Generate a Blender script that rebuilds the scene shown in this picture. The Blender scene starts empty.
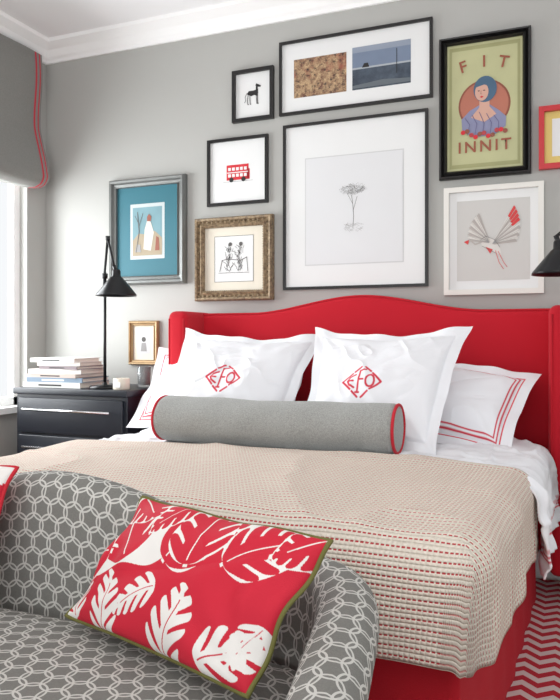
import bpy, math, numpy as np
from math import sin, cos, pi, radians
from mathutils import Vector, Matrix
SC=bpy.context.scene
COL=bpy.context.collection
# ------------------------------------------------------------------ colours / materials
def lin(c):
    out=[]
    for v in c[:3]:
        v=v/255.0
        out.append(v/12.92 if v<=0.04045 else ((v+0.055)/1.055)**2.4)
    return (out[0],out[1],out[2],1.0)
def linarr(c): return np.array(lin(c))
class NT:
    def __init__(s,nt): s.nt=nt
    def new(s,t,**k):
        n=s.nt.nodes.new(t)
        for a,b in k.items(): setattr(n,a,b)
        return n
    def put(s,sock,v):
        if isinstance(v,bpy.types.NodeSocket): s.nt.links.new(v,sock)
        else: sock.default_value=v
    def m(s,op,a,b=0.0,c=0.0):
        n=s.new('ShaderNodeMath',operation=op)
        s.put(n.inputs[0],a); s.put(n.inputs[1],b)
        if op in('MULTIPLY_ADD','COMPARE'): s.put(n.inputs[2],c)
        return n.outputs[0]
    def mix(s,f,a,b):
        n=s.new('ShaderNodeMix',data_type='RGBA')
        s.put(n.inputs[0],f); s.put(n.inputs[6],a); s.put(n.inputs[7],b)
        return n.outputs[2]
    def xyz(s,v):
        n=s.new('ShaderNodeSeparateXYZ'); s.nt.links.new(v,n.inputs[0]); return n.outputs
    def noise(s,vec,scale,detail=3,rough=.5):
        n=s.new('ShaderNodeTexNoise'); s.nt.links.new(vec,n.inputs['Vector'])
        n.inputs['Scale'].default_value=scale; n.inputs['Detail'].default_value=detail; n.inputs['Roughness'].default_value=rough
        return n.outputs['Fac']
def mat(name,col,rough=.7,metal=0.0,bump=None,var=0.0,attr=False,sheen=0.0,spec=0.5,fn=None,hfn=None):
    m=bpy.data.materials.new(name); m.use_nodes=True
    nt=m.node_tree; t=NT(nt); b=nt.nodes['Principled BSDF']
    b.inputs['Base Color'].default_value=lin(col); b.inputs['Roughness'].default_value=rough
    b.inputs['Metallic'].default_value=metal; b.inputs['Specular IOR Level'].default_value=spec
    if sheen: b.inputs['Sheen Weight'].default_value=sheen
    tc=t.new('ShaderNodeTexCoord')
    base=None
    if attr:
        a=t.new('ShaderNodeVertexColor'); a.layer_name='Col'; base=a.outputs['Color']
    if fn: base=fn(t,tc)
    if var:
        nz=t.noise(tc.outputs['Object'],6,4)
        f=t.m('MULTIPLY_ADD',nz,var*2,1-var)
        mx=t.new('ShaderNodeMix',data_type='RGBA',blend_type='MULTIPLY'); mx.inputs[0].default_value=1
        if base is None: mx.inputs[6].default_value=lin(col)
        else: nt.links.new(base,mx.inputs[6])
        cb=t.new('ShaderNodeCombineColor')
        for i in range(3): nt.links.new(f,cb.inputs[i])
        nt.links.new(cb.outputs[0],mx.inputs[7]); base=mx.outputs[2]
    if base is not None: nt.links.new(base,b.inputs['Base Color'])
    if bump:
        sc,st=bump
        nz=t.noise(tc.outputs['Object'],sc,3)
        if hfn: nz=t.m('ADD',t.m('MULTIPLY',nz,.4),hfn(t,tc))
        bp=t.new('ShaderNodeBump'); bp.inputs['Strength'].default_value=st; bp.inputs['Distance'].default_value=.004
        nt.links.new(nz,bp.inputs['Height']); nt.links.new(bp.outputs[0],b.inputs['Normal'])
    return m
# ------------------------------------------------------------------ mesh builder
class MB:
    def __init__(s): s.v=[];s.f=[];s.mi=[];s.sm=[];s.mats=[]
    def mid(s,m):
        if m not in s.mats: s.mats.append(m)
        return s.mats.index(m)
    def add(s,vs,fs,m,smooth=False):
        o=len(s.v); s.v+= [tuple(v) for v in vs]; k=s.mid(m)
        for f in fs: s.f.append(tuple(i+o for i in f)); s.mi.append(k); s.sm.append(smooth)
    def box(s,x0,x1,y0,y1,z0,z1,m):
        vs=[(x,y,z) for x in(x0,x1) for y in(y0,y1) for z in(z0,z1)]
        s.add(vs,[(0,1,3,2),(4,6,7,5),(0,4,5,1),(2,3,7,6),(0,2,6,4),(1,5,7,3)],m)
    def rbox(s,x0,x1,y0,y1,z0,z1,r,m,seg=3):
        import bmesh
        bm=bmesh.new(); bmesh.ops.create_cube(bm,size=1)
        for v in bm.verts:
            v.co.x=x0+(v.co.x+.5)*(x1-x0); v.co.y=y0+(v.co.y+.5)*(y1-y0); v.co.z=z0+(v.co.z+.5)*(z1-z0)
        bmesh.ops.bevel(bm,geom=bm.edges[:],offset=r,segments=seg,profile=.5,affect='EDGES')
        bm.verts.index_update()
        s.add([v.co[:] for v in bm.verts],[[v.index for v in f.verts] for f in bm.faces],m,True); bm.free()
    def poly(s,pts,y,m):
        s.add([(p[0],y,p[1]) for p in pts],[tuple(range(len(pts)))],m)
    def line(s,pts,w,y,m):
        for a,b in zip(pts[:-1],pts[1:]):
            a=Vector(a);b=Vector(b);d=b-a
            if d.length<1e-6: continue
            d.normalize(); n=Vector((-d.y,d.x))*w/2; e=d*w*.3
            y-=.00003
            s.poly([(a-e-n)[:],(b+e-n)[:],(b+e+n)[:],(a-e+n)[:]],y,m)
    def frame(s,x0,x1,z0,z1,prof,m):
        vs=[];n=len(prof)
        for (i,d) in prof:
            vs+=[(x0+i,-d,z0+i),(x1-i,-d,z0+i),(x1-i,-d,z1-i),(x0+i,-d,z1-i)]
        fs=[]
        for k in range(n-1):
            for c in range(4):
                a=k*4+c;b=k*4+(c+1)%4
                fs.append((a,b,b+4,a+4))
        s.add(vs,fs,m)
    def lathe(s,c,prof,m,n=32,axis='z',smooth=True):
        vs=[]
        for (r,h) in prof:
            for k in range(n):
                a=2*pi*k/n
                if axis=='z': vs.append((c[0]+r*cos(a),c[1]+r*sin(a),c[2]+h))
                elif axis=='x': vs.append((c[0]+h,c[1]+r*cos(a),c[2]+r*sin(a)))
        fs=[(i*n+k,i*n+(k+1)%n,(i+1)*n+(k+1)%n,(i+1)*n+k) for i in range(len(prof)-1) for k in range(n)]
        s.add(vs,fs,m,smooth)
    def tube(s,pts,r,m,n=10,closed=False,caps=True):
        P=[Vector(p) for p in pts]; vs=[];N=len(P)
        up=None
        for i,p in enumerate(P):
            if closed: d=(P[(i+1)%N]-P[i-1])
            else: d=(P[min(i+1,N-1)]-P[max(i-1,0)])
            d.normalize()
            if up is None:
                up=Vector((0,0,1)) if abs(d.z)<.9 else Vector((1,0,0))
            a=d.cross(up); a.normalize(); b=a.cross(d); up=b
            rr=r[i] if isinstance(r,(list,tuple)) else r
            for k in range(n):
                t=2*pi*k/n; vs.append(p+a*cos(t)*rr+b*sin(t)*rr)
        fs=[]
        L=N if closed else N-1
        for i in range(L):
            j=(i+1)%N
            for k in range(n): fs.append((i*n+k,i*n+(k+1)%n,j*n+(k+1)%n,j*n+k))
        if not closed and caps:
            fs.append(tuple(range(n))); fs.append(tuple((N-1)*n+k for k in range(n)))
        s.add(vs,fs,m,True)
    def obj(s,name,uv=None,parent=None,recalc=True):
        me=bpy.data.meshes.new(name); me.from_pydata(s.v,[],s.f)
        for m in s.mats: me.materials.append(m)
        me.polygons.foreach_set('material_index',s.mi); me.polygons.foreach_set('use_smooth',s.sm)
        if recalc:
            import bmesh
            bm=bmesh.new(); bm.from_mesh(me); bmesh.ops.recalc_face_normals(bm,faces=bm.faces[:]); bm.to_mesh(me); bm.free()
        if uv=='cube':
            l=me.uv_layers.new(name='UVMap')
            for p in me.polygons:
                n=p.normal; a=max(range(3),key=lambda i:abs(n[i]))
                for li in p.loop_indices:
                    c=me.vertices[me.loops[li].vertex_index].co
                    l.data[li].uv=(c.y,c.z) if a==0 else ((c.x,c.z) if a==1 else (c.x,c.y))
        me.update()
        o=bpy.data.objects.new(name,me); COL.objects.link(o)
        if parent: o.parent=parent
        return o
def empty(name,loc=(0,0,0)):
    e=bpy.data.objects.new(name,None); COL.objects.link(e); return e
def gridobj(name,parts,mt,parent=None,smooth=True):
    V=[];F=[];UVv=[];Cv=[];off=0
    for P,UV,C,flip in parts:
        n,m=P.shape[:2]
        V.append(P.reshape(-1,3)); UVv.append(UV.reshape(-1,2))
        Cv.append((C if C is not None else np.ones((n,m,3))).reshape(-1,3))
        I=np.arange(n*m).reshape(n,m)+off
        q=np.stack([I[:-1,:-1],I[1:,:-1],I[1:,1:],I[:-1,1:]],-1).reshape(-1,4)
        if flip: q=q[:,::-1]
        F.append(q); off+=n*m
    V=np.concatenate(V).astype(np.float32);F=np.concatenate(F).astype(np.int32);UVv=np.concatenate(UVv).astype(np.float32);Cv=np.concatenate(Cv).astype(np.float32)
    me=bpy.data.meshes.new(name)
    me.vertices.add(len(V)); me.vertices.foreach_set('co',V.ravel())
    me.loops.add(F.size); me.loops.foreach_set('vertex_index',F.ravel())
    me.polygons.add(len(F)); me.polygons.foreach_set('loop_start',np.arange(0,F.size,4,dtype=np.int32))
    me.polygons.foreach_set('loop_total',np.full(len(F),4,dtype=np.int32))
    me.update(calc_edges=True)
    me.polygons.foreach_set('use_smooth',np.full(len(F),smooth))
    l=me.uv_layers.new(name='UVMap'); l.data.foreach_set('uv',UVv[F.ravel()].ravel())
    ca=me.color_attributes.new('Col','FLOAT_COLOR','POINT')
    ca.data.foreach_set('color',np.concatenate([Cv,np.ones((len(Cv),1),np.float32)],1).ravel())
    me.materials.append(mt); me.validate(); me.update()
    o=bpy.data.objects.new(name,me); COL.objects.link(o)
    if parent: o.parent=parent
    return o
def vnoise(x,y,seed=0):
    rng=np.random.RandomState(seed); T=rng.rand(64,64)
    xi=np.floor(x).astype(int);yi=np.floor(y).astype(int);fx=x-xi;fy=y-yi
    fx=fx*fx*(3-2*fx);fy=fy*fy*(3-2*fy)
    g=lambda a,b:T[a%64,b%64]
    return (g(xi,yi)*(1-fx)+g(xi+1,yi)*fx)*(1-fy)+(g(xi,yi+1)*(1-fx)+g(xi+1,yi+1)*fx)*fy-.5
def fbm(x,y,sc,seed=0,o=3):
    r=0;a=1
    for i in range(o):
        r=r+a*vnoise(x*sc,y*sc,seed+i); sc*=2.1;a*=.5
    return r
def ridge(x,y,sc,seed): return (1-np.abs(fbm(x,y,sc,seed,2))*4).clip(0,1)**2
# ------------------------------------------------------------------ materials
M_wall=mat('wall_grey_paint',(176,176,172),.85,bump=(60,.05))
M_white=mat('white_paint',(248,248,247),.5)
M_ceil=mat('ceiling_paint',(250,250,251),.8)
M_floor=mat('floor_wood',(150,120,90),.5,var=.3)
M_red=mat('red_wool_upholstery',(190,6,32),.9,sheen=.05,bump=(500,.25),var=.06)
M_redskirt=mat('red_skirt',(176,8,30),.9,bump=(400,.2),var=.06)
M_navy=mat('dark_navy_paint',(24,29,38),.4,var=.1)
M_metal=mat('brushed_nickel',(205,205,205),.25,metal=1)
M_lampb=mat('black_metal',(18,19,22),.3,metal=.2)
M_frameb=mat('black_frame',(20,19,19),.4)
M_framew=mat('white_frame',(226,224,217),.5)
def fn_gold(t,tc):
    nz=t.noise(tc.outputs['Object'],60,5,.7)
    return t.mix(t.m('MULTIPLY_ADD',nz,2.4,-.7),lin((78,60,44)),lin((178,156,124)))
M_gold=mat('gilt_wood',(150,120,80),.55,metal=.15,bump=(70,1.0),fn=fn_gold)
M_gold2=mat('gilt_wood_light',(170,142,104),.45,metal=.35,bump=(120,.6),var=.2)
M_silver=mat('pewter_frame',(118,120,118),.4,metal=.3,bump=(90,.4),var=.15)
M_paper=mat('mat_board',(226,227,226),.6)
M_paper2=mat('paper_drawing',(202,203,203),.6)
M_cream=mat('cream_paper',(224,217,201),.6)
M_ink=mat('ink_grey',(90,88,86),.7)
M_inkl=mat('pencil_grey',(150,149,148),.7)
M_inkd=mat('ink_dark',(35,34,34),.7)
M_rp=mat('red_print',(205,36,48),.6)
M_teal=mat('teal_mat',(40,104,118),.6,var=.08)
M_wood=mat('dark_wood',(60,40,28),.4)
M_pipe=mat('red_piping',(190,28,44),.8)
M_olive=mat('olive_piping',(104,102,50),.8)
def cotton(name,col=(236,237,240),attr=False,**k): return mat(name,col,.85,bump=(350,.1),attr=attr,**k)
M_sheet=cotton('white_cotton')
M_pil=cotton('white_cotton_embroidered',attr=True)
M_trop=mat('tropical_print_cotton',(255,255,255),.8,attr=True,bump=(500,.15))
def fn_bol(t,tc):
    a=t.noise(tc.outputs['Object'],260,3,.7); 
    return t.mix(t.m('MULTIPLY_ADD',a,2.2,-.6),lin((134,135,131)),lin((184,185,181)))
M_bol=mat('grey_wool',(160,160,157),.95,bump=(420,1.0),var=.08,sheen=.3,fn=fn_bol)
def fn_sofa(t,tc):
    uv=t.xyz(tc.outputs['UV']); P=.040
    res=None
    for ox,oy in((0,0),(.5,.5)):
        a=t.m('ABSOLUTE',t.m('SUBTRACT',t.m('FRACT',t.m('ADD',t.m('DIVIDE',uv[0],P),ox+20)),.5))
        b=t.m('MULTIPLY',t.m('SUBTRACT',t.m('FRACT',t.m('ADD',t.m('DIVIDE',uv[1],P*1.732),oy+20)),.5),1.732)
        for aa in (a,t.m('SUBTRACT',1.0,a)):
            d=t.m('SQRT',t.m('ADD',t.m('MULTIPLY',aa,aa),t.m('MULTIPLY',b,b)))
            w=t.m('LESS_THAN',t.m('ABSOLUTE',t.m('SUBTRACT',d,.605)),.044)
            res=w if res is None else t.m('MAXIMUM',res,w)
    nz=t.noise(tc.outputs['Object'],300,2)
    g=t.mix(nz,lin((106,106,101)),lin((128,127,122)))
    return t.mix(res,g,lin((196,195,189)))
M_sofa=mat('grey_interlocking_circle_weave',(150,150,145),.9,fn=fn_sofa,bump=(500,.3))
KR=.0185
def fn_knit(t,tc):
    uv=t.xyz(tc.outputs['UV'])
    r=t.m('FRACT',t.m('ADD',t.m('DIVIDE',uv[1],KR),50))
    rows=t.m('LESS_THAN',t.m('ABSOLUTE',t.m('SUBTRACT',r,.5)),.095)
    d=t.m('FRACT',t.m('ADD',t.m('DIVIDE',uv[0],.0105),50))
    das=t.m('LESS_THAN',t.m('ABSOLUTE',t.m('SUBTRACT',d,.5)),.33)
    f=t.m('MULTIPLY',rows,das)
    nz=t.noise(tc.outputs['UV'],140,2)
    base=t.mix(nz,lin((216,205,188)),lin((244,237,224)))
    vl=t.m('LESS_THAN',r,.12)
    base=t.mix(t.m('MULTIPLY',vl,.35),base,lin((176,162,144)))
    return t.mix(f,base,lin((196,66,70)))
def h_knit(t,tc):
    uv=t.xyz(tc.outputs['UV'])
    s1=t.m('ABSOLUTE',t.m('SINE',t.m('MULTIPLY',uv[1],pi/(KR/2))))
    s2=t.m('ABSOLUTE',t.m('SINE',t.m('MULTIPLY',uv[0],pi/.0105)))
    return t.m('MULTIPLY',s1,t.m('MULTIPLY_ADD',s2,.6,.4))
M_knit=mat('cream_knit_red_stitch',(225,212,196),.95,fn=fn_knit,bump=(220,.95),hfn=h_knit)
def fn_rug(t,tc):
    o=t.xyz(tc.outputs['Object'])
    z=t.m('ABSOLUTE',t.m('SUBTRACT',t.m('FRACT',t.m('ADD',t.m('DIVIDE',o[0],.085),50)),.5))
    q=t.m('FRACT',t.m('ADD',t.m('DIVIDE',t.m('ADD',o[1],t.m('MULTIPLY',z,.075)),.062),90))
    f=t.m('LESS_THAN',q,.5)
    return t.mix(f,lin((222,206,202)),lin((190,40,56)))
M_rug=mat('chevron_rug',(200,60,70),.95,fn=fn_rug,bump=(300,.6))
def fn_shade(t,tc):
    uv=t.xyz(tc.outputs['UV'])
    a=t.m('LESS_THAN',t.m('ABSOLUTE',t.m('SUBTRACT',uv[0],.020)),.005)
    b=t.m('LESS_THAN',t.m('ABSOLUTE',t.m('SUBTRACT',uv[0],.050)),.007)
    f=t.m('MAXIMUM',a,b); nz=t.noise(tc.outputs['Object'],200,2)
    g=t.mix(nz,lin((122,122,118)),lin((146,145,141)))
    return t.mix(f,g,lin((196,52,68)))
M_shade=mat('grey_linen_shade',(140,140,138),.95,fn=fn_shade,bump=(400,.4))

# ------------------------------------------------------------------ ROOM
XL=-2.70; H=2.62; XR=1.6; YF=-4.4
def room(name,boxes,m):
    b=MB()
    for q in boxes: b.box(*q,m)
    return b.obj(name)
room('wall_back',[(XL-.12,XR,0,.12,0,H)],M_wall)
wy0,wy1,wz0,wz1=-.15,-1.45,.64,2.35
room('wall_left',[(XL-.12,XL,wy0,0,0,H),(XL-.12,XL,YF,wy1,0,H),(XL-.12,XL,wy1,wy0,0,wz0),(XL-.12,XL,wy1,wy0,wz1,H)],M_wall)
room('floor',[(XL-.12,XR,YF,.12,-.1,0)],M_floor)
room('ceiling',[(XL-.12,XR,YF,.12,H,H+.1)],M_ceil)
prof=[(0,.10),(.012,.10),(.018,.085),(.03,.075),(.05,.045),(.075,.028),(.09,.018),(.095,0)]
def cornice(name,kind):
    b=MB();vs=[];n=len(prof)
    for end in(0,1):
        for d,dz in prof:
            if kind=='back': vs.append(((XL+d if end==0 else XR),-d,H-dz))
            else: vs.append((XL+d,(-d if end==0 else YF),H-dz))
    b.add(vs,[(i,i+1,n+i+1,n+i) for i in range(n-1)],M_white); b.obj(name)
cornice('trim_1','back'); cornice('trim_2','left')
room('baseboard_back',[(XL,XR,-.018,0,0,.16)],M_white)
room('baseboard_left',[(XL,XL+.018,YF,-.02,0,.16)],M_white)
b=MB()
g=.045
for q in [(XL-.09,XL-.05,wy1,wy0,wz0,wz0+g),(XL-.09,XL-.05,wy1,wy0,wz1-g,wz1),(XL-.09,XL-.05,wy0-g,wy0,wz0,wz1),(XL-.09,XL-.05,wy1,wy1+g,wz0,wz1),
          (XL-.085,XL-.055,(wy0+wy1)/2-.012,(wy0+wy1)/2+.012,wz0,wz1),
          (XL-.05,XL+.03,wy1-.03,wy0+.02,wz0-.03,wz0+.002)]: b.box(*q,M_white)
b.obj('window_1')
b=MB(); b.box(-1.78,.085,-3.6,-.06,.0,.012,M_rug); b.obj('chevron_rug')

# roman shade
n,m=60,80
v=np.linspace(0,1,n)[:,None]*np.ones((1,m)); u=np.linspace(0,1,m)[None,:]*np.ones((n,1))
zz=2.53-v*.72-.012*np.sin(u*pi*3)*v
fold=.012*np.sin(v*2*pi*1.5)*.6+.050*np.clip((v-.55)/.37,0,1)**1.2*np.where(v>.92,np.sqrt(np.clip(1-((v-.92)/.08)**2,0,1)),1)
P=np.stack([XL+.045+fold+.01+.004*np.sin(u*20),-.10-u*1.42,zz],-1)
UV=np.stack([u*1.42,v*.7],-1)
P2=P.copy();P2[...,0]=XL+.012+0*u
gridobj('roman_shade',[(P,UV,None,False),(P2,UV,None,True),(np.stack([P[:,0],P2[:,0]],1),np.stack([UV[:,0],UV[:,0]+.3],1),None,True),(np.stack([P[-1,:],P2[-1,:]],0),np.stack([UV[-1,:],UV[-1,:]],0),None,False)],M_shade)

# ------------------------------------------------------------------ NIGHTSTANDS
def nightstand(name,x0,x1):
    b=MB(); y0,y1=-.45,-.03; zt=.76
    b.rbox(x0-.01,x1+.01,y0-.012,y1,zt-.03,zt,.005,M_navy)
    b.box(x0,x1,y0+.01,y1,.16,zt-.03,M_navy)
    for k in range(3):
        zb=.185+k*.18; zt2=zb+.168
        if zt2>zt-.04: zt2=zt-.042
        b.rbox(x0+.02,x1-.02,y0-.004,y0+.03,zb,zt2,.004,M_navy)
        zc=(zb+zt2)/2+.03
        b.tube([(x0+.07,y0-.034,zc),(x1-.07,y0-.034,zc)],.006,M_metal)
        for xx in(x0+.12,x1-.12): b.tube([(xx,y0-.034,zc),(xx,y0,zc)],.004,M_metal)
    for xx in(x0+.03,x1-.03):
        for yy in(y0+.04,y1-.04): b.lathe((xx,yy,0),[(0,0),(.012,0),(.022,.16)],M_navy,16)
    return b.obj(name)
nightstand('nightstand',-2.50,-1.86); nightstand('nightstand',.11,.75)

M_bulb=mat('bulb_glass',(240,236,225),.3)
def lamp(name,bx,by,zt,sx,sy,zs):
    b=MB()
    b.lathe((bx,by,zt),[(0,0),(.072,0),(.074,.006),(.07,.014),(.012,.018),(.009,.03),(0,.03)],M_lampb,40)
    b.tube([(bx,by,zt+.015),(bx,by,zs+.12)],.0075,M_lampb)
    b.lathe((bx,by,zs+.10),[(0,-.014),(.013,-.012),(.014,.012),(0,.014)],M_lampb,20)
    apex=(bx+(sx-bx)*.35,(by+sy)/2,zs+.275)
    b.tube([(bx-.006,by,zs+.04),(bx-.004,by,zs+.10),apex],.0065,M_lampb)
    b.tube([apex,(sx-.012,sy,zs+.135)],.006,M_lampb)
    b.lathe(apex,[(0,-.012),(.011,-.01),(.011,.01),(0,.012)],M_lampb,16)
    b.tube([(sx-.012,sy,zs+.14),(sx,sy,zs+.11)],.009,M_lampb)
    pr=[(0,.125),(.016,.123),(.02,.115),(.021,.092),(.03,.085),(.093,.008),(.094,0),(.090,.002),(.028,.078),(0,.08)]
    b.lathe((sx,sy,zs),pr,M_lampb,48)
    b.lathe((sx,sy,zs+.02),[(0,-.0),(.02,.01),(.024,.03),(.012,.06),(0,.06)],M_bulb,24)
    return b.obj(name)
lamp('table_lamp',-2.05,-.35,.76,-1.95,-.40,1.195)
lamp('table_lamp',.19,-.30,.76,-.035,-.45,1.225)

# books
b=MB()
z=.76
bk=[(.345,.24,.026,(200,200,196),0),(.32,.23,.022,(112,132,150),3),(.30,.22,.018,(176,160,150),-2),(.30,.21,.022,(222,218,212),4),(.24,.20,.016,(110,96,100),-4),(.25,.19,.018,(212,206,198),2),(.27,.20,.020,(232,230,226),-1)]
Mpg=mat('book_pages',(236,232,222),.9)
cx,cy=-2.32,-.29
for i,(w,d,h,c,a) in enumerate(bk):
    mt=mat('book_cover_%d'%i,c,.5); a=radians(a)
    o=len(b.v)
    b.box(-w/2,w/2,-d/2,d/2,z,z+.003,mt); b.box(-w/2,w/2,-d/2,d/2,z+h-.003,z+h,mt)
    b.box(-w/2,w/2,-d/2,-d/2+.004,z+.003,z+h-.003,mt)
    b.box(-w*.22,w*.18,-d/2-.0006,-d/2,z+h*.3,z+h*.62,M_inkd if i%2==0 else M_paper)
    b.box(-w/2+.005,w/2-.005,-d/2+.004,d/2-.006,z+.003,z+h-.003,Mpg)
    ox=cx+(.0,.008,-.005,.0,.03,.02,-.01)[i]
    for k in range(o,len(b.v)):
        x,y,zz_=b.v[k]; b.v[k]=(ox+x*cos(a)-y*sin(a),cy+x*sin(a)+y*cos(a),zz_)
    z+=h
b.obj('book_stack')
Mgl=mat('glass',(235,240,240),.05); Mgl.node_tree.nodes['Principled BSDF'].inputs['Transmission Weight'].default_value=.8
Mwax=mat('candle_wax',(216,208,192),.5)
b=MB(); b.lathe((-1.935,-.38,.76),[(0,0),(.036,0),(.038,.004),(.038,.05),(.035,.053),(.033,.046),(0,.044)],Mwax); b.lathe((-1.935,-.38,.80),[(0,0),(.0015,0),(.0015,.012),(0,.012)],M_inkd,8)
b.box(-1.955,-1.915,-.4195,-.4175,.772,.795,M_paper); b.obj('candle_jar')
b=MB(); b.lathe((-1.93,-.20,.76),[(0,0),(.027,0),(.03,.01),(.034,.10),(.031,.10),(.027,.012),(0,.01)],Mgl); b.obj('water_glass')

# ------------------------------------------------------------------ PICTURES
def pic(x0,x1,z0,z1,fw,dep,fm,board,style='flat'):
    b=MB()
    if style=='flat': pr=[(0,.002),(0,dep),(fw,dep),(fw,dep*.45)]
    elif style=='ornate': pr=[(0,.002),(.0,dep*.7),(fw*.12,dep),(fw*.3,dep*.95),(fw*.42,dep*.6),(fw*.6,dep*.75),(fw*.8,dep*.95),(fw,dep*.6),(fw,dep*.4)]
    else: pr=[(0,.002),(0,dep*.6),(fw*.2,dep),(fw*.45,dep*.95),(fw*.6,dep*.6),(fw*.9,dep*.5),(fw,dep*.7),(fw,dep*.35)]
    b.frame(x0,x1,z0,z1,pr,fm)
    b.by=-(dep*.38)
    b.box(x0+fw*.9,x1-fw*.9,b.by,-.002,z0+fw*.9,z1-fw*.9,board)
    b.bb=(x0+fw,x1-fw,z0+fw,z1-fw)
    b.y=lambda k=1:b.by-.0006*k
    def fx(u,v): X0,X1,Z0,Z1=b.bb; return (X0+u*(X1-X0),Z0+v*(Z1-Z0))
    b.fx=fx
    b.R=lambda u0,u1,v0,v1,m,k=1:b.poly([fx(u0,v0),fx(u1,v0),fx(u1,v1),fx(u0,v1)],b.y(k),m)
    b.P=lambda pts,m,k=2:b.poly([fx(*p) for p in pts],b.y(k),m)
    b.L=lambda pts,w,m,k=3:b.line([fx(*p) for p in pts],w,b.y(k),m)
    return b
def circ(cx,cz,r,n=40): return [(cx+r*cos(2*pi*k/n),cz+r*sin(2*pi*k/n)) for k in range(n)]
# big tree drawing
b=pic(-1.27,-.58,1.229,2.015,.013,.018,M_frameb,M_paper)
b.R(.145,.855,.13,.80,M_paper2,1)
b.R(.152,.848,.137,.793,mat('drawing_sheet',(218,219,220),.6),2)
rng=np.random.RandomState(4)
b.L([(.50,.36),(.505,.42),(.50,.48),(.49,.55)],.0022,M_ink); b.L([(.50,.45),(.53,.54)],.0018,M_ink); b.L([(.495,.50),(.46,.56)],.0014,M_ink)
for k in range(240):
    a=rng.rand()*2*pi; r=rng.rand()**.5; x=.50+.085*r*cos(a)+.02*sin(k); y=.585+.032*r*sin(a)
    b.L([(x,y),(x+rng.randn()*.012,y+rng.randn()*.007)],.0010,M_inkl if k%3 else M_ink,3+k*.006)
for k in range(50):
    x=.43+rng.rand()*.13;y=.335+rng.rand()*.04; b.L([(x,y),(x+.02,y+rng.randn()*.01)],.0008,M_inkl,3+k*.01)
b.obj('tree_drawing_picture')
# dog
b=pic(-1.54,-1.32,2.058,2.312,.018,.022,M_frameb,M_paper)
b.P([(.32,.53),(.37,.60),(.52,.60),(.62,.62),(.65,.55),(.62,.47),(.54,.50),(.45,.48),(.37,.51)],M_inkd,2)
b.P([(.58,.58),(.58,.69),(.62,.72),(.65,.58)],M_inkd,3); b.P([(.57,.70),(.59,.75),(.64,.73),(.73,.69),(.72,.66),(.63,.67)],M_inkd,4)
for x,dx in((.36,-.02),(.41,.0),(.59,.01),(.63,.0)): b.L([(x,.52),(x+dx,.40),(x+dx+.01,.30),(x+dx+.03,.30)],.0035,M_inkd)
b.L([(.33,.56),(.27,.48),(.28,.38),(.25,.35)],.0025,M_inkd)
b.obj('greyhound_print_picture')
def fn_sepia(t,tc):
    nz=t.noise(tc.outputs['Object'],34,9,.85); n2=t.noise(tc.outputs['Object'],9,5,.7); n3=t.noise(tc.outputs['Object'],70,3)
    a=t.mix(t.m('MULTIPLY_ADD',nz,4.5,-1.8),lin((90,46,38)),lin((206,176,134)))
    a=t.mix(t.m('MULTIPLY_ADD',n2,6,-3.2),a,lin((150,84,66)))
    return t.mix(t.m('MULTIPLY_ADD',n3,6,-3.3),a,lin((50,36,34)))
M_sep=mat('abstract_print_sepia',(150,100,70),.6,fn=fn_sepia)
def fn_blue(t,tc):
    nz=t.noise(tc.outputs['Object'],18,6,.7)
    return t.mix(t.m('MULTIPLY_ADD',nz,2.0,-.6),lin((44,52,66)),lin((84,98,112)))
M_blu=mat('seascape_print_dark',(70,78,90),.6,fn=fn_blue)
M_sky=mat('seascape_print_sky',(114,128,150),.6,var=.2)
b=pic(-1.29,-.56,2.063,2.415,.013,.018,M_frameb,M_paper)
b.R(.085,.455,.20,.76,M_sep); b.R(.495,.88,.20,.50,M_blu); b.R(.495,.88,.50,.80,M_sky,1)
b.R(.495,.88,.72,.80,mat('print_haze',(140,150,166),.6,var=.1),2)
b.R(.495,.88,.485,.51,mat('print_horizon',(166,172,178),.6),2); b.P([(.495,.26),(.70,.30),(.88,.27),(.88,.22),(.495,.22)],mat('print_tan',(96,104,110),.6),2)
b.P([(.56,.50),(.575,.56),(.60,.56),(.61,.50)],M_inkd,3); b.L([(.79,.36),(.79,.70)],.003,M_inkd,3)
b.obj('landscape_prints_picture')
# vintage poster
M_yel=mat('vintage_poster_ground',(184,184,140),.6,var=.18)
M_skin=mat('print_skin',(206,162,144),.6);M_hb=mat('print_blue_hair',(70,100,126),.6,var=.2);M_brk=mat('print_rust',(140,78,60),.6,var=.1);M_pu=mat('print_mauve',(132,134,164),.6,var=.15)
b=pic(-.53,-.15,1.69,2.305,.034,.035,M_frameb,M_yel,'ornate')
cx,cz=-.34,2.0
b.R(.03,.97,.02,.98,mat('poster_border',(158,158,112),.6,var=.2),1); b.R(.065,.935,.05,.95,M_yel,2)
b.poly(circ(cx,cz,.108),b.y(3),M_brk); b.poly(circ(cx,cz,.100),b.y(4),mat('poster_disc',(176,108,88),.6,var=.2))
b.poly([(cx-.095,cz-.055),(cx-.06,cz-.02),(cx-.02,cz+.0),(cx+.02,cz+.0),(cx+.06,cz-.03),(cx+.09,cz-.06),(cx+.088,cz-.10),(cx+.04,cz-.135),(cx-.05,cz-.135),(cx-.092,cz-.10)],b.y(5),M_pu)
b.poly([(cx-.055,cz-.05),(cx-.02,cz-.01),(cx-.02,cz+.03),(cx+.022,cz+.03),(cx+.022,cz-.01),(cx+.05,cz-.045),(cx,cz-.075)],b.y(6),M_skin)
b.poly([(cx+.048*cos(a)+.004,cz+.066+.056*sin(a)) for a in np.linspace(0,2*pi,30)],b.y(7),M_hb)
b.poly([(cx-.010+.028*cos(a),cz+.055+.038*sin(a)) for a in np.linspace(0,2*pi,30)],b.y(8),M_skin)
b.poly([(cx-.04,cz+.075),(cx-.03,cz+.10),(cx+.0,cz+.115),(cx+.04,cz+.095),(cx+.03,cz+.075),(cx,cz+.085)],b.y(9),M_hb)
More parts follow.
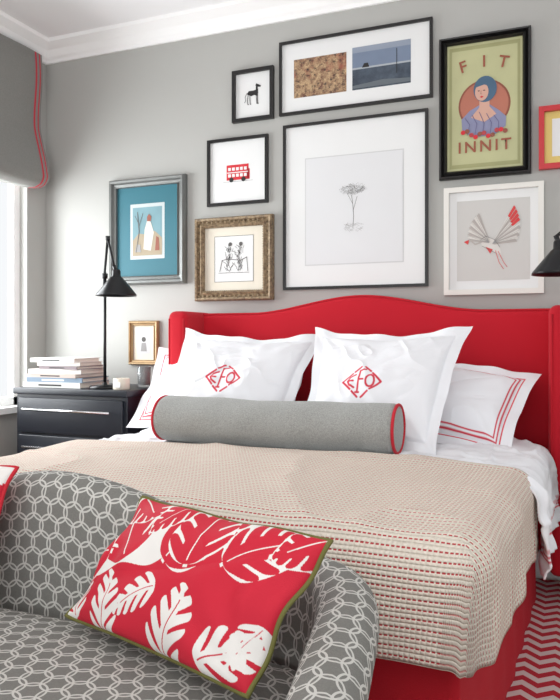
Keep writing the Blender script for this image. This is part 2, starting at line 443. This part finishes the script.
for ex in(-.022,.0): b.poly([(cx+ex-.006,cz+.060),(cx+ex,cz+.063),(cx+ex+.006,cz+.060),(cx+ex,cz+.058)],b.y(9),M_inkd)
b.line([(cx-.012,cz+.06),(cx-.014,cz+.047),(cx-.009,cz+.046)],.0015,b.y(9),M_brk)
b.poly([(cx-.018,cz+.034),(cx-.010,cz+.038),(cx-.002,cz+.034),(cx-.010,cz+.029)],b.y(9),M_rp)
for k in range(5): b.line([(cx-.08+k*.03,cz-.03-.01*abs(k-2)),(cx-.06+k*.03,cz-.08),(cx-.07+k*.032,cz-.125)],.0025,b.y(9),mat('fold_line_%d'%k,(96,92,130),.6))
for k in range(11): b.poly(circ(cx-.088+k*.0175,cz-.112+.010*sin(k*1.7)-.018*(1-((k-5)/5)**2),.010,10),b.y(10+k*.1),(M_rp,M_brk,mat('rose_%d'%k,(176,60,66),.6))[k%3])
po=b.obj('vintage_poster_picture')
def text(parent,s,x,z,y,size,m,space=1.0,rot=0):
    c=bpy.data.curves.new('t','FONT'); c.body=s; c.size=size; c.align_x='CENTER'; c.space_character=space; c.offset=size*.015
    o=bpy.data.objects.new('lettering',c); COL.objects.link(o)
    dg=bpy.context.evaluated_depsgraph_get(); me=bpy.data.meshes.new_from_object(o.evaluated_get(dg))
    me.materials.clear(); me.materials.append(m)
    bpy.data.objects.remove(o)
    q=bpy.data.objects.new('lettering',me); q.matrix_world=Matrix.Translation((x,y,z))@Matrix.Rotation(pi/2,4,'X')@Matrix.Rotation(rot,4,'Z')
    COL.objects.link(q); q.parent=parent
    return q
M_let=mat('poster_lettering',(150,82,60),.6)
for ch,dx,dz,r in(('F',-.082,0,.25),('I',-.0,.012,0),('T',.074,0,-.25)): text(po,ch,cx+dx,2.150+dz,-.0185,.070,M_let,rot=r)
text(po,'INNIT',cx,1.80,-.0185,.068,M_let,1.3)
# bus
b=pic(-1.68,-1.35,1.656,1.987,.015,.018,M_frameb,M_paper)
b.R(.30,.70,.36,.61,M_rp,1); b.R(.68,.72,.36,.53,M_rp,1)
for r0 in(.41,.515):
    for k in range(5): b.R(.33+k*.072,.38+k*.072,r0,r0+.05,M_paper,3)
b.R(.31,.69,.475,.49,M_paper,3)
for x in(.39,.61):
    X,Z=b.fx(x,.365); b.poly(circ(X,Z,.012,16),b.y(4),M_inkd)
b.L([(.24,.335),(.78,.335)],.0015,M_inkl)
b.obj('red_bus_print_picture')
# gold frame sketch
b=pic(-1.74,-1.32,1.184,1.596,.050,.045,M_gold,M_cream,'ornate')
X0,X1,Z0,Z1=-1.74,-1.32,1.184,1.596
for ins,rad,stp in((.047,.0045,.0115),(.022,.0085,.024),(.006,.004,.012)):
    a0,a1,c0,c1=X0+ins,X1-ins,Z0+ins,Z1-ins
    pts=[]
    k=int((a1-a0)/stp)
    for i in range(k+1): pts+=[(a0+(a1-a0)*i/k,c0),(a0+(a1-a0)*i/k,c1)]
    k=int((c1-c0)/stp)
    for i in range(1,k): pts+=[(a0,c0+(c1-c0)*i/k),(a1,c0+(c1-c0)*i/k)]
    for (x,zc) in pts:
        dd=.030 if ins>.01 else .040
        vs=[];
        for rr,dy in((1,0),(.7,.7),(.01,1)):
            for q in range(8): vs.append((x+rad*rr*cos(q*pi/4),-dd-rad*dy*.8,zc+rad*rr*sin(q*pi/4)))
        b.add(vs,[(i*8+q,i*8+(q+1)%8,(i+1)*8+(q+1)%8,(i+1)*8+q) for i in range(2) for q in range(8)],M_gold,True)
b.R(.17,.83,.14,.86,M_paper,1)
b.L([(.17,.14),(.83,.14),(.83,.86),(.17,.86),(.17,.14)],.002,M_ink)
rng=np.random.RandomState(8)
for fxx in(.42,.60):
    for k in range(46):
        t_=rng.rand(); x=fxx+rng.randn()*.03; y=.30+.38*t_
        b.L([(x,y),(x+rng.randn()*.03,y+.03+rng.rand()*.05)],.0018,M_ink if k%2 else M_inkd,3+k*.01)
    X,Z=b.fx(fxx+.02,.73); b.poly(circ(X,Z,.010,14),b.y(4),M_ink)
b.L([(.26,.30),(.30,.48),(.40,.50),(.62,.47),(.72,.52),(.74,.30)],.003,M_ink,4); b.L([(.24,.28),(.76,.28)],.002,M_ink,4)
b.obj('gilt_framed_sketch_picture')
# teal
b=pic(-2.26,-1.80,1.277,1.832,.045,.04,M_silver,M_teal,'molded')
b.R(.22,.78,.19,.81,mat('print_grey_border',(184,192,192),.6),1); b.R(.26,.74,.23,.77,mat('print_teal_light',(112,148,156),.6,var=.3),2)
b.P([(.26,.23),(.74,.23),(.74,.42),(.62,.50),(.5,.46),(.36,.48),(.26,.40)],mat('print_tan2',(160,146,122),.6,var=.25),3)
b.P([(.44,.30),(.56,.28),(.61,.48),(.56,.60),(.50,.62),(.46,.52)],mat('print_white',(206,200,190),.6,var=.15),4)
b.P([(.50,.61),(.56,.61),(.57,.66),(.53,.69),(.50,.66)],M_brk,5); b.L([(.32,.27),(.37,.5),(.34,.72)],.004,M_ink,5); b.L([(.36,.55),(.43,.7)],.003,M_ink,5); b.L([(.355,.6),(.30,.68)],.003,M_ink,5)
b.P([(.63,.28),(.70,.28),(.69,.42),(.65,.44)],M_brk,5); b.P([(.30,.27),(.40,.27),(.39,.35),(.33,.36)],M_inkl,5)
b.obj('teal_matted_picture')
# bird
b=pic(-.51,-.10,1.187,1.653,.022,.024,M_framew,M_paper)
b.R(.09,.91,.09,.91,mat('grey_paper',(200,198,194),.6),1)
M_bd=mat('bird_wash',(180,172,166),.7,var=.2); M_bw=mat('bird_white',(214,210,204),.6,var=.1); M_br2=mat('bird_red_wash',(206,60,60),.6,var=.1)
b.P([(.36,.50),(.42,.54),(.52,.50),(.58,.42),(.60,.34),(.54,.36),(.46,.40),(.38,.44)],M_bw,2)
for k in range(9):
    a=radians(112+k*7); L_=.33-.012*k
    x,y=.46,.47; tip=(x+L_*cos(a),y+L_*sin(a))
    b.P([(x-.010,y),(x+.012,y+.01),(tip[0]+.012,tip[1]),(tip[0]-.018,tip[1]-.02)],M_bw if k%2 else M_bd,3+k*.12)
    b.L([(x,y),tip],.0010,M_inkl,5+k*.05)
for k in range(10):
    a=radians(56-k*5.5); L_=.44-.020*k
    x,y=.50,.46; tip=(x+L_*cos(a),y+L_*sin(a)); md=(x+L_*.72*cos(a),y+L_*.72*sin(a))
    b.P([(x-.012,y),(x+.015,y-.01),(tip[0]+.012,tip[1]-.02),(tip[0]-.012,tip[1]+.012)],M_bd if k%2 else M_bw,3+k*.12)
    b.L([(x,y),tip],.0010,M_inkl,5+k*.05)
    if k<4: b.P([(md[0]-.010,md[1]+.006),(md[0]+.012,md[1]-.008),(tip[0]+.010,tip[1]-.018),(tip[0]-.010,tip[1]+.010)],M_br2,6+k*.12)
b.L([(.37,.48),(.30,.46),(.25,.50),(.20,.48)],.006,M_bd,4); b.P([(.17,.49),(.23,.51),(.22,.46)],M_br2,5)
b.L([(.56,.38),(.62,.27),(.66,.22)],.0022,M_br2,5); b.L([(.53,.39),(.57,.27),(.62,.20)],.0022,M_br2,5); b.P([(.42,.43),(.50,.40),(.47,.36)],M_br2,5)
b.L([(.36,.50),(.42,.54),(.52,.50),(.58,.42)],.0015,M_ink,5); b.L([(.38,.44),(.46,.40),(.54,.36)],.0015,M_ink,5)
b.obj('bird_print_picture')
b=pic(-.12,.22,1.70,1.96,.022,.03,mat('red_lacquer_frame',(190,34,42),.4),mat('yellow_mat',(224,200,118),.6))
b.R(.10,.90,.14,.86,M_paper,1); b.R(.25,.75,.28,.72,M_rp,2); b.R(.32,.68,.36,.64,M_paper,3)
b.obj('red_framed_picture')
b=pic(-2.145,-1.965,.86,1.09,.026,.025,M_gold2,M_cream,'molded')
b.R(.2,.8,.18,.82,M_paper2,1); b.P([(.35,.25),(.65,.25),(.6,.5),(.4,.5)],M_inkl); X,Z=b.fx(.5,.6); b.poly(circ(X,Z,.013,16),b.y(3),M_ink)
b.obj('small_gilt_portrait_picture')

# ------------------------------------------------------------------ BED
bed=empty('bed')
b=MB()
HX0,HX1=-1.66,-.05; hc=(HX0+HX1)/2
def htop(x):
    t=abs(x-hc)/((HX1-HX0)/2)
    k=min(max((.66-t)/.66,0),1); k=k*k*(3-2*k)
    return 1.12+.072*k
N=60
xs=[HX0+(HX1-HX0)*i/N for i in range(N+1)]
def hrow(x):
    z=htop(x); r=.03
    pts=[(-.02,.15),(-.13,.15),(-.13,z-r)]
    for k in range(1,6):
        a=k/5*pi/2; pts.append((-.13+r*(1-cos(a)),z-r+r*sin(a)))
    pts.append((-.02,z)); return [(x,p[0],p[1]) for p in pts]
rows=[hrow(x) for x in xs]
m_=len(rows[0]); vs=[p for r in rows for p in r]
b.add(vs,[(i*m_+j,i*m_+j+1,(i+1)*m_+j+1,(i+1)*m_+j) for i in range(N) for j in range(m_-1)],M_red,True)
b.tube([(x,-.122,htop(x)-.006) for x in xs],.0045,M_red,8)
b.obj('headboard',parent=bed)
b=MB()
for (a0,a1) in((-1.735,-1.635),(-.075,.025)):
    b.rbox(a0,a1,-.31,-.02,.10,1.125,.032,M_red,5)
    for xx in(a0+.012,a1-.012): b.tube([(xx,-.305,.13),(xx,-.305,1.09)],.004,M_red,6)
b.obj('headboard_wings',parent=bed)
b=MB(); b.box(-1.65,-.23,-1.72,-.13,.10,.555,M_sheet); b.obj('mattress',parent=bed)
pts=[(-1.69,-.32),(-1.69,-1.77),(-.19,-1.77),(-.12,-.32)]
b=MB();L=[];
for (p,q) in zip(pts[:-1],pts[1:]):
    d=Vector(q)-Vector(p); n=int(d.length/.02)
    for k in range(n): L.append(Vector(p)+d*k/n)
L.append(Vector(pts[-1])); vs=[]
cen=Vector((-.9,-1.0))
for i,p in enumerate(L):
    o=(p-cen).normalized()*.004*sin(i*.55)
    vs+=[(p.x-(.01 if p.x>-.9 else -.01),p.y,.50),(p.x+o.x,p.y+o.y,.014)]
b.add(vs,[(2*i,2*i+1,2*i+3,2*i+2) for i in range(len(L)-1)],M_redskirt,True)
b.obj('bed_skirt',parent=bed)

def drape(name,x0,x1,yh,yf,zt,drop,mt,r=.07,foot=True,wr=.01,seed=1,step=.0125,skew=0.0,dropf=None,thick=.01,wave=.012,crown=.02,flare=.012,stripe=False,creases=0.0,headwave=0.0):
    dropf=dropf or drop
    U=np.arange(x0-drop,x1+drop+step/2,step); Vv=np.arange(0,(yh-yf)+(dropf if foot else 0)+step/2,step)
    u,v=np.meshgrid(U,Vv,indexing='ij')
    Lf=yh-yf
    du=np.where(u>x1,u-x1,np.where(u<x0,u-x0,0)); dv=np.maximum(v-Lf,0)
    adu=np.abs(du); d=np.maximum(adu,dv)
    dd=(adu**4+dv**4)**.25
    d=np.minimum(dd,d*1.05)
    nrm=np.sqrt(adu**2+dv**2)+1e-9; sx=du/nrm; sy=dv/nrm
    th=np.minimum(d/r,pi/2); o=r*np.sin(th); z=-r*(1-np.cos(th))-np.maximum(d-r*pi/2,0)
    hang=np.clip((d-r)/.25,0,1)
    per=v-np.abs(u)
    o=o+hang*(wave*np.sin(per*17+seed)+wave*.6*np.sin(per*31+2*seed)+flare)
    cx_=np.clip(u,x0,x1); cy_=np.minimum(v,Lf)
    X=cx_+sx*o; Y=yh-cy_-sy*o
    Y=Y+headwave*np.clip(1-v/.2,0,1)*np.sin(u*5+1)
    Z=zt+z
    inn=1-np.clip(d/r,0,1)
    gy=yh-v
    w=fbm(u+5,gy+9,3.0,3,2)*wr*1.2+ridge(u+.3*gy+7,gy*1.4+9,2.6,11)*wr*.8
    mid=(u-(x0+x1)/2)/((x1-x0)/2)
    Z=Z+ w*(.2+.8*inn)+crown*(1-np.clip(np.abs(mid),0,1)**2)*inn
    if creases:
        cr=(ridge(u*1.0+.5*v+3,v*2.2+u*.4+3,4.5,21)+ridge(u*2.0-.4*v+8,v*1.2+8,5.5,33))*creases
        Z=Z+cr*inn; X=X+sx*cr*(1-inn)
    X=X+skew*v*np.clip((u-x0)/(x1-x0),0,1.1)+ (1-inn)*sx*w*1.2
    P=np.stack([X,Y,Z],-1)
    UV=np.stack([u,-v],-1)
    C=None
    if stripe:
        C=np.ones(u.shape+(3,))*WHT; e=drop-adu
        mk=np.zeros(u.shape)
        for k in(.05,.063,.076): mk=np.maximum(mk,1-np.clip((np.abs(e-k)-.002)/.002,0,1))
        mk=mk[...,None]; C=C*(1-mk)+RD*mk
    ob=gridobj(name,[(P,UV,C,True)],mt)
    if thick:
        md=ob.modifiers.new('s','SOLIDIFY'); md.thickness=thick; md.offset=-1
    return ob
WHT=linarr((236,237,240))[:3]; RD=linarr((206,44,66))[:3]
drape('duvet',-1.66,-.115,-.33,-1.10,.598,.29,M_pil,r=.055,wr=.014,seed=3,skew=-.03,foot=False,wave=.012,stripe=True,step=.006,thick=.006,creases=.010)
drape('knitted_blanket',-1.685,-.160,-1.0,-1.765,.622,.275,M_knit,r=.07,wr=.010,seed=3,skew=-.06,thick=.008,wave=.004,flare=.002,dropf=.275,headwave=.008)

# ------------------------------------------------------------------ PILLOWS
def cushion(name,C,Ux,Vx,w,h,T,colf,mt,N=241,flange=0.0,pinch=.06,seed=1,wr=.006,piping=None,sag=0.0,pw=.45,parent=None,pr=.0045,taper=0.0,shear=0.0,dent=0.0):
    Ux=Vector(Ux).normalized(); Vx=Vector(Vx); Vx=(Vx-Ux*Vx.dot(Ux)).normalized(); W=Ux.cross(Vx)
    C=Vector(C)
    Nu=N; Nv=int(N*h/w)//4*4+1; Nu=Nu//4*4+1
    u,v=np.meshgrid(np.linspace(-1,1,Nu),np.linspace(-1,1,Nv),indexing='ij')
    x=w/2*u*(1-pinch*(1-v**2)); y=h/2*v*(1-pinch*(1-u**2))
    fu=flange/(w/2); fv=flange/(h/2)
    ub=np.clip(np.abs(u)/(1-fu),0,1); vb=np.clip(np.abs(v)/(1-fv),0,1)
    t=((1-ub**2.2)*(1-vb**2.2)).clip(0,1)**pw
    if flange:
        ruff=.0035*np.sin(u*w*24+seed)*np.clip((np.abs(v)-(1-fv))/fv,0,1)+.0035*np.sin(v*h*22+seed*2)*np.clip((np.abs(u)-(1-fu))/fu,0,1)
    else: ruff=0
    U_=u*w; V_=v*h
    wn=fbm(U_+3,V_+3,4,seed,2)*wr*2
    for sx_,sy_ in((1,1),(-1,1),(1,-1),(-1,-1)):
        ax=(sx_-u)*w/2; ay=(sy_-v)*h/2; rr=np.hypot(ax,ay); an=np.arctan2(np.abs(ay),np.abs(ax)+1e-6)
        wn=wn+wr*.9*np.sin(an*13+seed+sx_)*np.exp(-((rr-.13)/.09)**2)
    wn=wn+wr*.8*ridge(U_*1.2+V_*.7+5,V_*.8-U_*.2+5,3.2,seed+5)-wr*.7*ridge(U_*.6-V_*.9+9,V_*.9+9,3.6,seed+9)
    if dent: wn=wn-dent*np.exp(-((u-.05)/.35)**2-((v-.75)/.4)**2)
    zf=T*t+wn*(.1+t)
    zb=-T*.8*t
    wavy=.008*np.sin(u*7+seed)*np.abs(v)**4+.008*np.sin(v*6+seed*2)*np.abs(u)**4+ruff
    zf=zf+wavy; zb=zb+wavy-(0.003 if flange else 0)
    y2=y-sag*(1-np.abs(u)**2)*np.clip(v,0,1)
    x2=x*(1-taper*(1-v)/2)+shear*y
    def tw(x,y,z): return np.stack([C[i]+Ux[i]*x+Vx[i]*y+W[i]*z for i in range(3)],-1)
    Pf=tw(x2,y2,zf); Pb=tw(x2,y2,np.where((np.abs(u)>.999)|(np.abs(v)>.999),zf,zb))[::4,::4]
    c=colf(x,y,u,v) if colf else None
    UV=np.stack([x,y],-1)
    o=gridobj(name,[(Pf,UV,c,True),(Pb,UV[::4,::4],c[::4,::4] if c is not None else None,False)],mt,parent=parent)
    if piping:
        e=np.concatenate([Pf[::4,0],Pf[-1,::4],Pf[::-4,-1],Pf[0,::-4]])
        b=MB(); pl=[]
        for p in e:
            if not pl or (Vector(p)-pl[-1]).length>.004: pl.append(Vector(p))
        if (pl[0]-pl[-1]).length<.004: pl.pop()
        b.tube(pl,pr,piping,8,closed=True)
        b.obj('piping',parent=o)
    return o
def seg(x,y,a,b):
    ax,ay=a;bx,by=b; dx,dy=bx-ax,by-ay
    t=np.clip(((x-ax)*dx+(y-ay)*dy)/(dx*dx+dy*dy),0,1)
    return np.hypot(x-ax-t*dx,y-ay-t*dy)
def sham_col(ox=-.03,oy=-.045,S=.068):
  def f(x,y,u,v):
    c=np.ones(x.shape+(3,))*WHT
    d=np.full(x.shape,9.)
    X=(x-ox)/S; Y=(y-oy)/S
    segs=[]
    for s1 in(-1,1):
        for s2 in(-1,1):
            segs+=[((s1*1.2,0),(s1*.62,s2*.5)),((s1*.5,s2*.62),(s1*.12,s2*.92))]
    segs+=[((-.86,.0),(-.72,.24)),((-.72,.24),(-.40,.40)),((-.86,0),(-.72,-.24)),((-.72,-.24),(-.40,-.40)),((-.86,0),(-.5,0))]
    segs+=[((-.16,.66),(-.16,-.66)),((-.16,.66),(.2,.72)),((-.16,.05),(.12,.05)),((-.26,-.66),(-.06,-.66))]
    for k in range(12):
        a=2*pi*k/12;b2=2*pi*(k+1)/12; segs.append(((.55+.25*cos(a),.36*sin(a)),(.55+.25*cos(b2),.36*sin(b2))))
    for s_ in segs: d=np.minimum(d,seg(X,Y,*s_))
    f=(1-np.clip((d-.045)/.03,0,1))[...,None]
    return c*(1-f)+RD*f
  return f
def stripe_col(w,h,fl):
    def f(x,y,u,v):
        c=np.ones(x.shape+(3,))*WHT
        e=np.minimum((1-np.abs(u))*w/2,(1-np.abs(v))*h/2)
        m=np.zeros(x.shape)
        for k in (fl-.006,fl+.006,fl+.018):
            m=np.maximum(m,1-np.clip((np.abs(e-k)-.0018)/.0015,0,1))
        m=m[...,None]
        return c*(1-m)+RD*m
    return f
V1=(.05,.66,.75)
cushion('sleeping_pillow',(-1.44,-.34,.785),(1,.0,.03),(0,.5,.6),.80,.46,.075,stripe_col(.8,.46,.05),M_pil,N=401,flange=.05,seed=2,wr=.007)
cushion('sleeping_pillow',(-.51,-.38,.765),(1,-.02,-.13),(0,.55,.55),.73,.43,.085,stripe_col(.73,.43,.05),M_pil,N=401,flange=.05,seed=5,wr=.007,shear=.12)
cushion('euro_pillow',(-1.255,-.58,.822),(1,.02,-.03),V1,.66,.57,.085,sham_col(-.005),M_pil,N=321,flange=.045,seed=3,wr=.008,pinch=.075,sag=.03,taper=.18,dent=.012)
cushion('euro_pillow',(-.655,-.62,.827),(1,-.05,.01),(.06,.62,.78),.63,.57,.09,sham_col(-.03),M_pil,N=321,flange=.045,seed=9,wr=.008,pinch=.075,sag=.03,taper=.20,dent=.012)
# bolster
b=MB()
x0,x1=-1.39,-.515;R=.088;c=(0,-.885,.609+.096)
n=64;rows=160;vs=[]
xs=np.linspace(x0,x1,rows)
AA=2*pi*np.arange(n)/n
for i,x in enumerate(xs):
    e=min(x-x0,x1-x); rr=R*(1-.10*max(0,1-e/.02)**2)
    tt=(x-x0)/(x1-x0); sag=-.006*sin(pi*tt)
    nv=vnoise(np.full(n,x*6+30),3+np.cos(AA)*1.5,5)+.5*vnoise(np.full(n,x*14+30),6+np.sin(AA)*3,9)
    for k in range(n):
        a=AA[k]; q=rr*(1+.055*float(nv[k])+.010*sin(x*34+2*a))
        vs.append((x,c[1]+q*cos(a)*1.07,c[2]+sag+q*sin(a)*.95))
b.add(vs,[(i*n+k,i*n+(k+1)%n,(i+1)*n+(k+1)%n,(i+1)*n+k) for i in range(rows-1) for k in range(n)],M_bol,True)
for xe,s_ in((x0,-1),(x1,1)):
    b.lathe((xe,c[1],c[2]),[(R*.9,0),(R*.5,s_*.008),(0.0001,s_*.01)],M_bol,n,axis='x')
    b.tube([(xe,c[1]+R*.93*cos(2*pi*k/48)*1.06,c[2]+R*.93*sin(2*pi*k/48)*.95) for k in range(48)],.0055,M_pipe,8,closed=True)
b.obj('bolster_cushion')

# ------------------------------------------------------------------ SETTEE
st=empty('settee')
half=[(-.262,-2.62,.545),(-.285,-2.42,.562),(-.318,-2.2,.582),(-.345,-2.06,.595),(-.385,-1.985,.603),(-.46,-1.955,.610),(-.60,-1.95,.635),(-.75,-1.95,.672),(-.88,-1.95,.704),(-1.0,-1.95,.716)]
full=half+[(-2.0-p[0],p[1],p[2]) for p in half[-2::-1]]
def catmull(P,n=8):
    out=[];P=[np.array(p) for p in P]
    for i in range(len(P)-1):
        p0=P[max(i-1,0)];p1=P[i];p2=P[i+1];p3=P[min(i+2,len(P)-1)]
        for k in range(n):
            t=k/n; out.append(.5*((2*p1)+(-p0+p2)*t+(2*p0-5*p1+4*p2-p3)*t*t+(-p0+3*p1-3*p2+p3)*t**3))
    out.append(P[-1]); return out
path=catmull(full,8)
r=.046; rowsP=[];rowsUV=[];sl=0
for i,p in enumerate(path):
    a=path[max(i-1,0)];q=path[min(i+1,len(path)-1)]
    d=np.array([q[0]-a[0],q[1]-a[1]]); d/=np.linalg.norm(d)
    nrm=np.array([d[1],-d[0]])
    cen=np.array([-1.0,-2.3])
    if np.dot(nrm,p[:2]-cen)<0: nrm=-nrm
    if i: sl+=np.linalg.norm(p[:2]-path[i-1][:2])
    h=p[2]; pr=[(-.05,.28),(-.05,.36),(-.05,.44),(-.04,h-.06)]
    for k in range(0,13):
        t=pi-k/12*pi*1.12; pr.append((.014+ (r+.005)*cos(t), h-r+r*sin(t)))
    pr+=[(.045,h-.12),(.03,.35),(.02,.13)]
    row=[];uvr=[];L_=0
    for j,(o_,z_) in enumerate(pr):
        if j: L_+=math.hypot(o_-pr[j-1][0],z_-pr[j-1][1])
        row.append((p[0]+nrm[0]*o_,p[1]+nrm[1]*o_,z_)); uvr.append((sl,L_-(h)))
    rowsP.append(row);rowsUV.append(uvr)
gridobj('back_and_arms',[(np.array(rowsP),np.array(rowsUV),None,False)],M_sofa,parent=st)
b=MB()
for row in(rowsP[0],rowsP[-1]): b.add(row,[tuple(range(len(row)))],M_sofa)
b.obj('arm_fronts',uv='cube',parent=st)
b=MB(); b.rbox(-1.66,-.34,-2.60,-1.97,.12,.34,.02,M_sofa,3); b.obj('seat_base',uv='cube',parent=st)
u,v=np.meshgrid(np.linspace(-1,1,80),np.linspace(-1,1,50),indexing='ij')
def scush():
    X=-1.0+.645*np.sign(u)*np.abs(u)**.9; Y=-2.31+.32*np.sign(v)*np.abs(v)**.9
    e=((1-np.abs(u)**10)*(1-np.abs(v)**8)).clip(0,1)**.35
    Zt=.35+.105*e+.025*(1-u**2)*(1-v**2); Zb=.35-.02*e
    UV=np.stack([X,Y],-1)
    return [(np.stack([X,Y,Zt],-1),UV,None,True),(np.stack([X,Y,Zb],-1),UV,None,False)]
gridobj('seat_cushion',scush(),M_sofa,parent=st)
b=MB()
for x in(-1.60,-.42):
    for y in(-2.55,-2.02): b.lathe((x,y,.012),[(.0,0),(.014,0),(.024,.12),(0,.12)],M_wood,16)
b.obj('legs',parent=st)
# tropical pillow print: split palm / monstera leaves
CRM=linarr((226,223,218))[:3]; TR=linarr((194,22,48))[:3]
def palm(x,y,cx,cy,R,rot,curl=1.2,wd=.42,per=.20,gap=.26,solid=.28,grow=0.0,fill=False):
    dx,dy=x-cx,y-cy; s=(dx*cos(rot)+dy*sin(rot))/R; t=(-dx*sin(rot)+dy*cos(rot))/R
    t=t-curl*.25*(s*s-s*.3)
    at=np.abs(t); g=grow/R
    sc=np.clip(s,0,1)
    W=wd*(np.sin(pi*sc**.75)).clip(0,1)**.6
    ins=(s>-g)&(s<1+g)&(at<W+g)
    if fill: return ins
    ph=((s-at*.75)/per)%1.0
    cut=(np.abs(ph-.5)<gap*.5*np.clip(at/(W+1e-6),0,1)**.5*1.1)&(at>W*solid)
    endr=at>W*(1-.35*np.abs(2*((ph+.5)%1.0)-1)**2.5)
    rib=(at<.010)&(s>.05)&(s<.8)
    return ins&~cut&~endr&~rib
def trop_col(sx=1):
    def f(x,y,u,v):
        X=x*sx+.004*np.sin(y*50); Y=y+.004*np.sin(x*45)
        red=(Y<.012+.045*np.sin(X*13+.6)+.015*np.sin(X*41))
        red|=((X-.175)**2/.0050+(Y-.045)**2/.0040)<1
        L1=[(-.11,.0,.16,2.3,1.2),(-.02,.01,.14,1.15,-1.3),(-.17,.0,.11,3.3,1.0),(.03,.02,.13,1.8,1.0),(.10,.03,.12,.9,-1.0),(-.21,.12,.10,-.5,1.0),(.235,.125,.09,3.6,1.0),(-.06,.13,.08,-2.2,1)]
        for (cx,cy,R,rt,cu) in L1:
            halo=palm(X,Y,cx,cy,R,rt,cu,grow=.0045,fill=True); m=palm(X,Y,cx,cy,R,rt,cu,wd=.46,per=.25,solid=.42)
            red=np.where(halo&~m,False,red)|m
        L2=[(.04,-.13,.12,1.3,1.2),(.13,-.11,.11,.7,-1.2),(-.10,-.13,.11,1.7,1.2),(-.19,-.12,.08,2.0,-1.0),(-.01,-.03,.085,-2.6,1.0),(.20,-.03,.07,-2.0,1.0)]
        for i,(cx,cy,R,rt,cu) in enumerate(L2):
            red=red&~palm(X,Y,cx,cy,R,rt,cu,gap=.42,wd=.38,per=.24,solid=.22)
        return np.where(red[...,None],TR,CRM)
    return f
cushion('tropical_print_cushion',(-.587,-2.12,.594),(.95,-.307,-.0),(.20,.22,.38),.44,.24,.055,trop_col(),M_trop,N=561,pinch=.04,seed=4,wr=.003,piping=M_olive,pw=.42,shear=.18)
cushion('tropical_print_cushion',(-1.275,-2.10,.61),(.99,.05,0),(0,.30,.45),.46,.29,.06,trop_col(-1),M_trop,N=301,pinch=.05,seed=8,wr=.003,piping=M_pipe,pw=.42)

# ------------------------------------------------------------------ LIGHT / CAMERA
w=bpy.data.worlds.new('w'); SC.world=w; w.use_nodes=True
bg=w.node_tree.nodes['Background']; bg.inputs[0].default_value=(.96,.98,1.0,1); bg.inputs[1].default_value=.97
def area(name,loc,rot,sx,sy,p,col):
    l=bpy.data.lights.new(name,'AREA'); l.shape='RECTANGLE'; l.size=sx; l.size_y=sy; l.energy=p; l.color=col
    o=bpy.data.objects.new(name,l); o.location=loc; o.rotation_euler=rot; COL.objects.link(o); return o
area('window_daylight',(-3.1,-.9,1.6),(0,-pi/2,0),1.9,1.6,100,(.95,.98,1))
area('rear_fill_light',(-.6,-3.9,2.3),(radians(50),0,radians(6)),2.2,1.2,15,(1,.99,.98))  # added soft fill behind the camera, not a fixture of the room
area('ceiling_fill_light',(-.6,-4.2,.9),(radians(160),0,0),2.0,.8,40,(.98,.98,1))  # unseen fill aimed upward, added to brighten ceiling and cornice
SC.view_settings.view_transform='Standard'; SC.view_settings.look='None'; SC.view_settings.exposure=0
cd=bpy.data.cameras.new('camera'); co=bpy.data.objects.new('camera',cd); COL.objects.link(co)
co.location=(0,-3.15,1.0); co.rotation_euler=(pi/2,0,radians(22.3)); cd.lens=36.36; cd.sensor_width=36; cd.shift_y=-12/700; cd.clip_start=.02
SC.camera=co
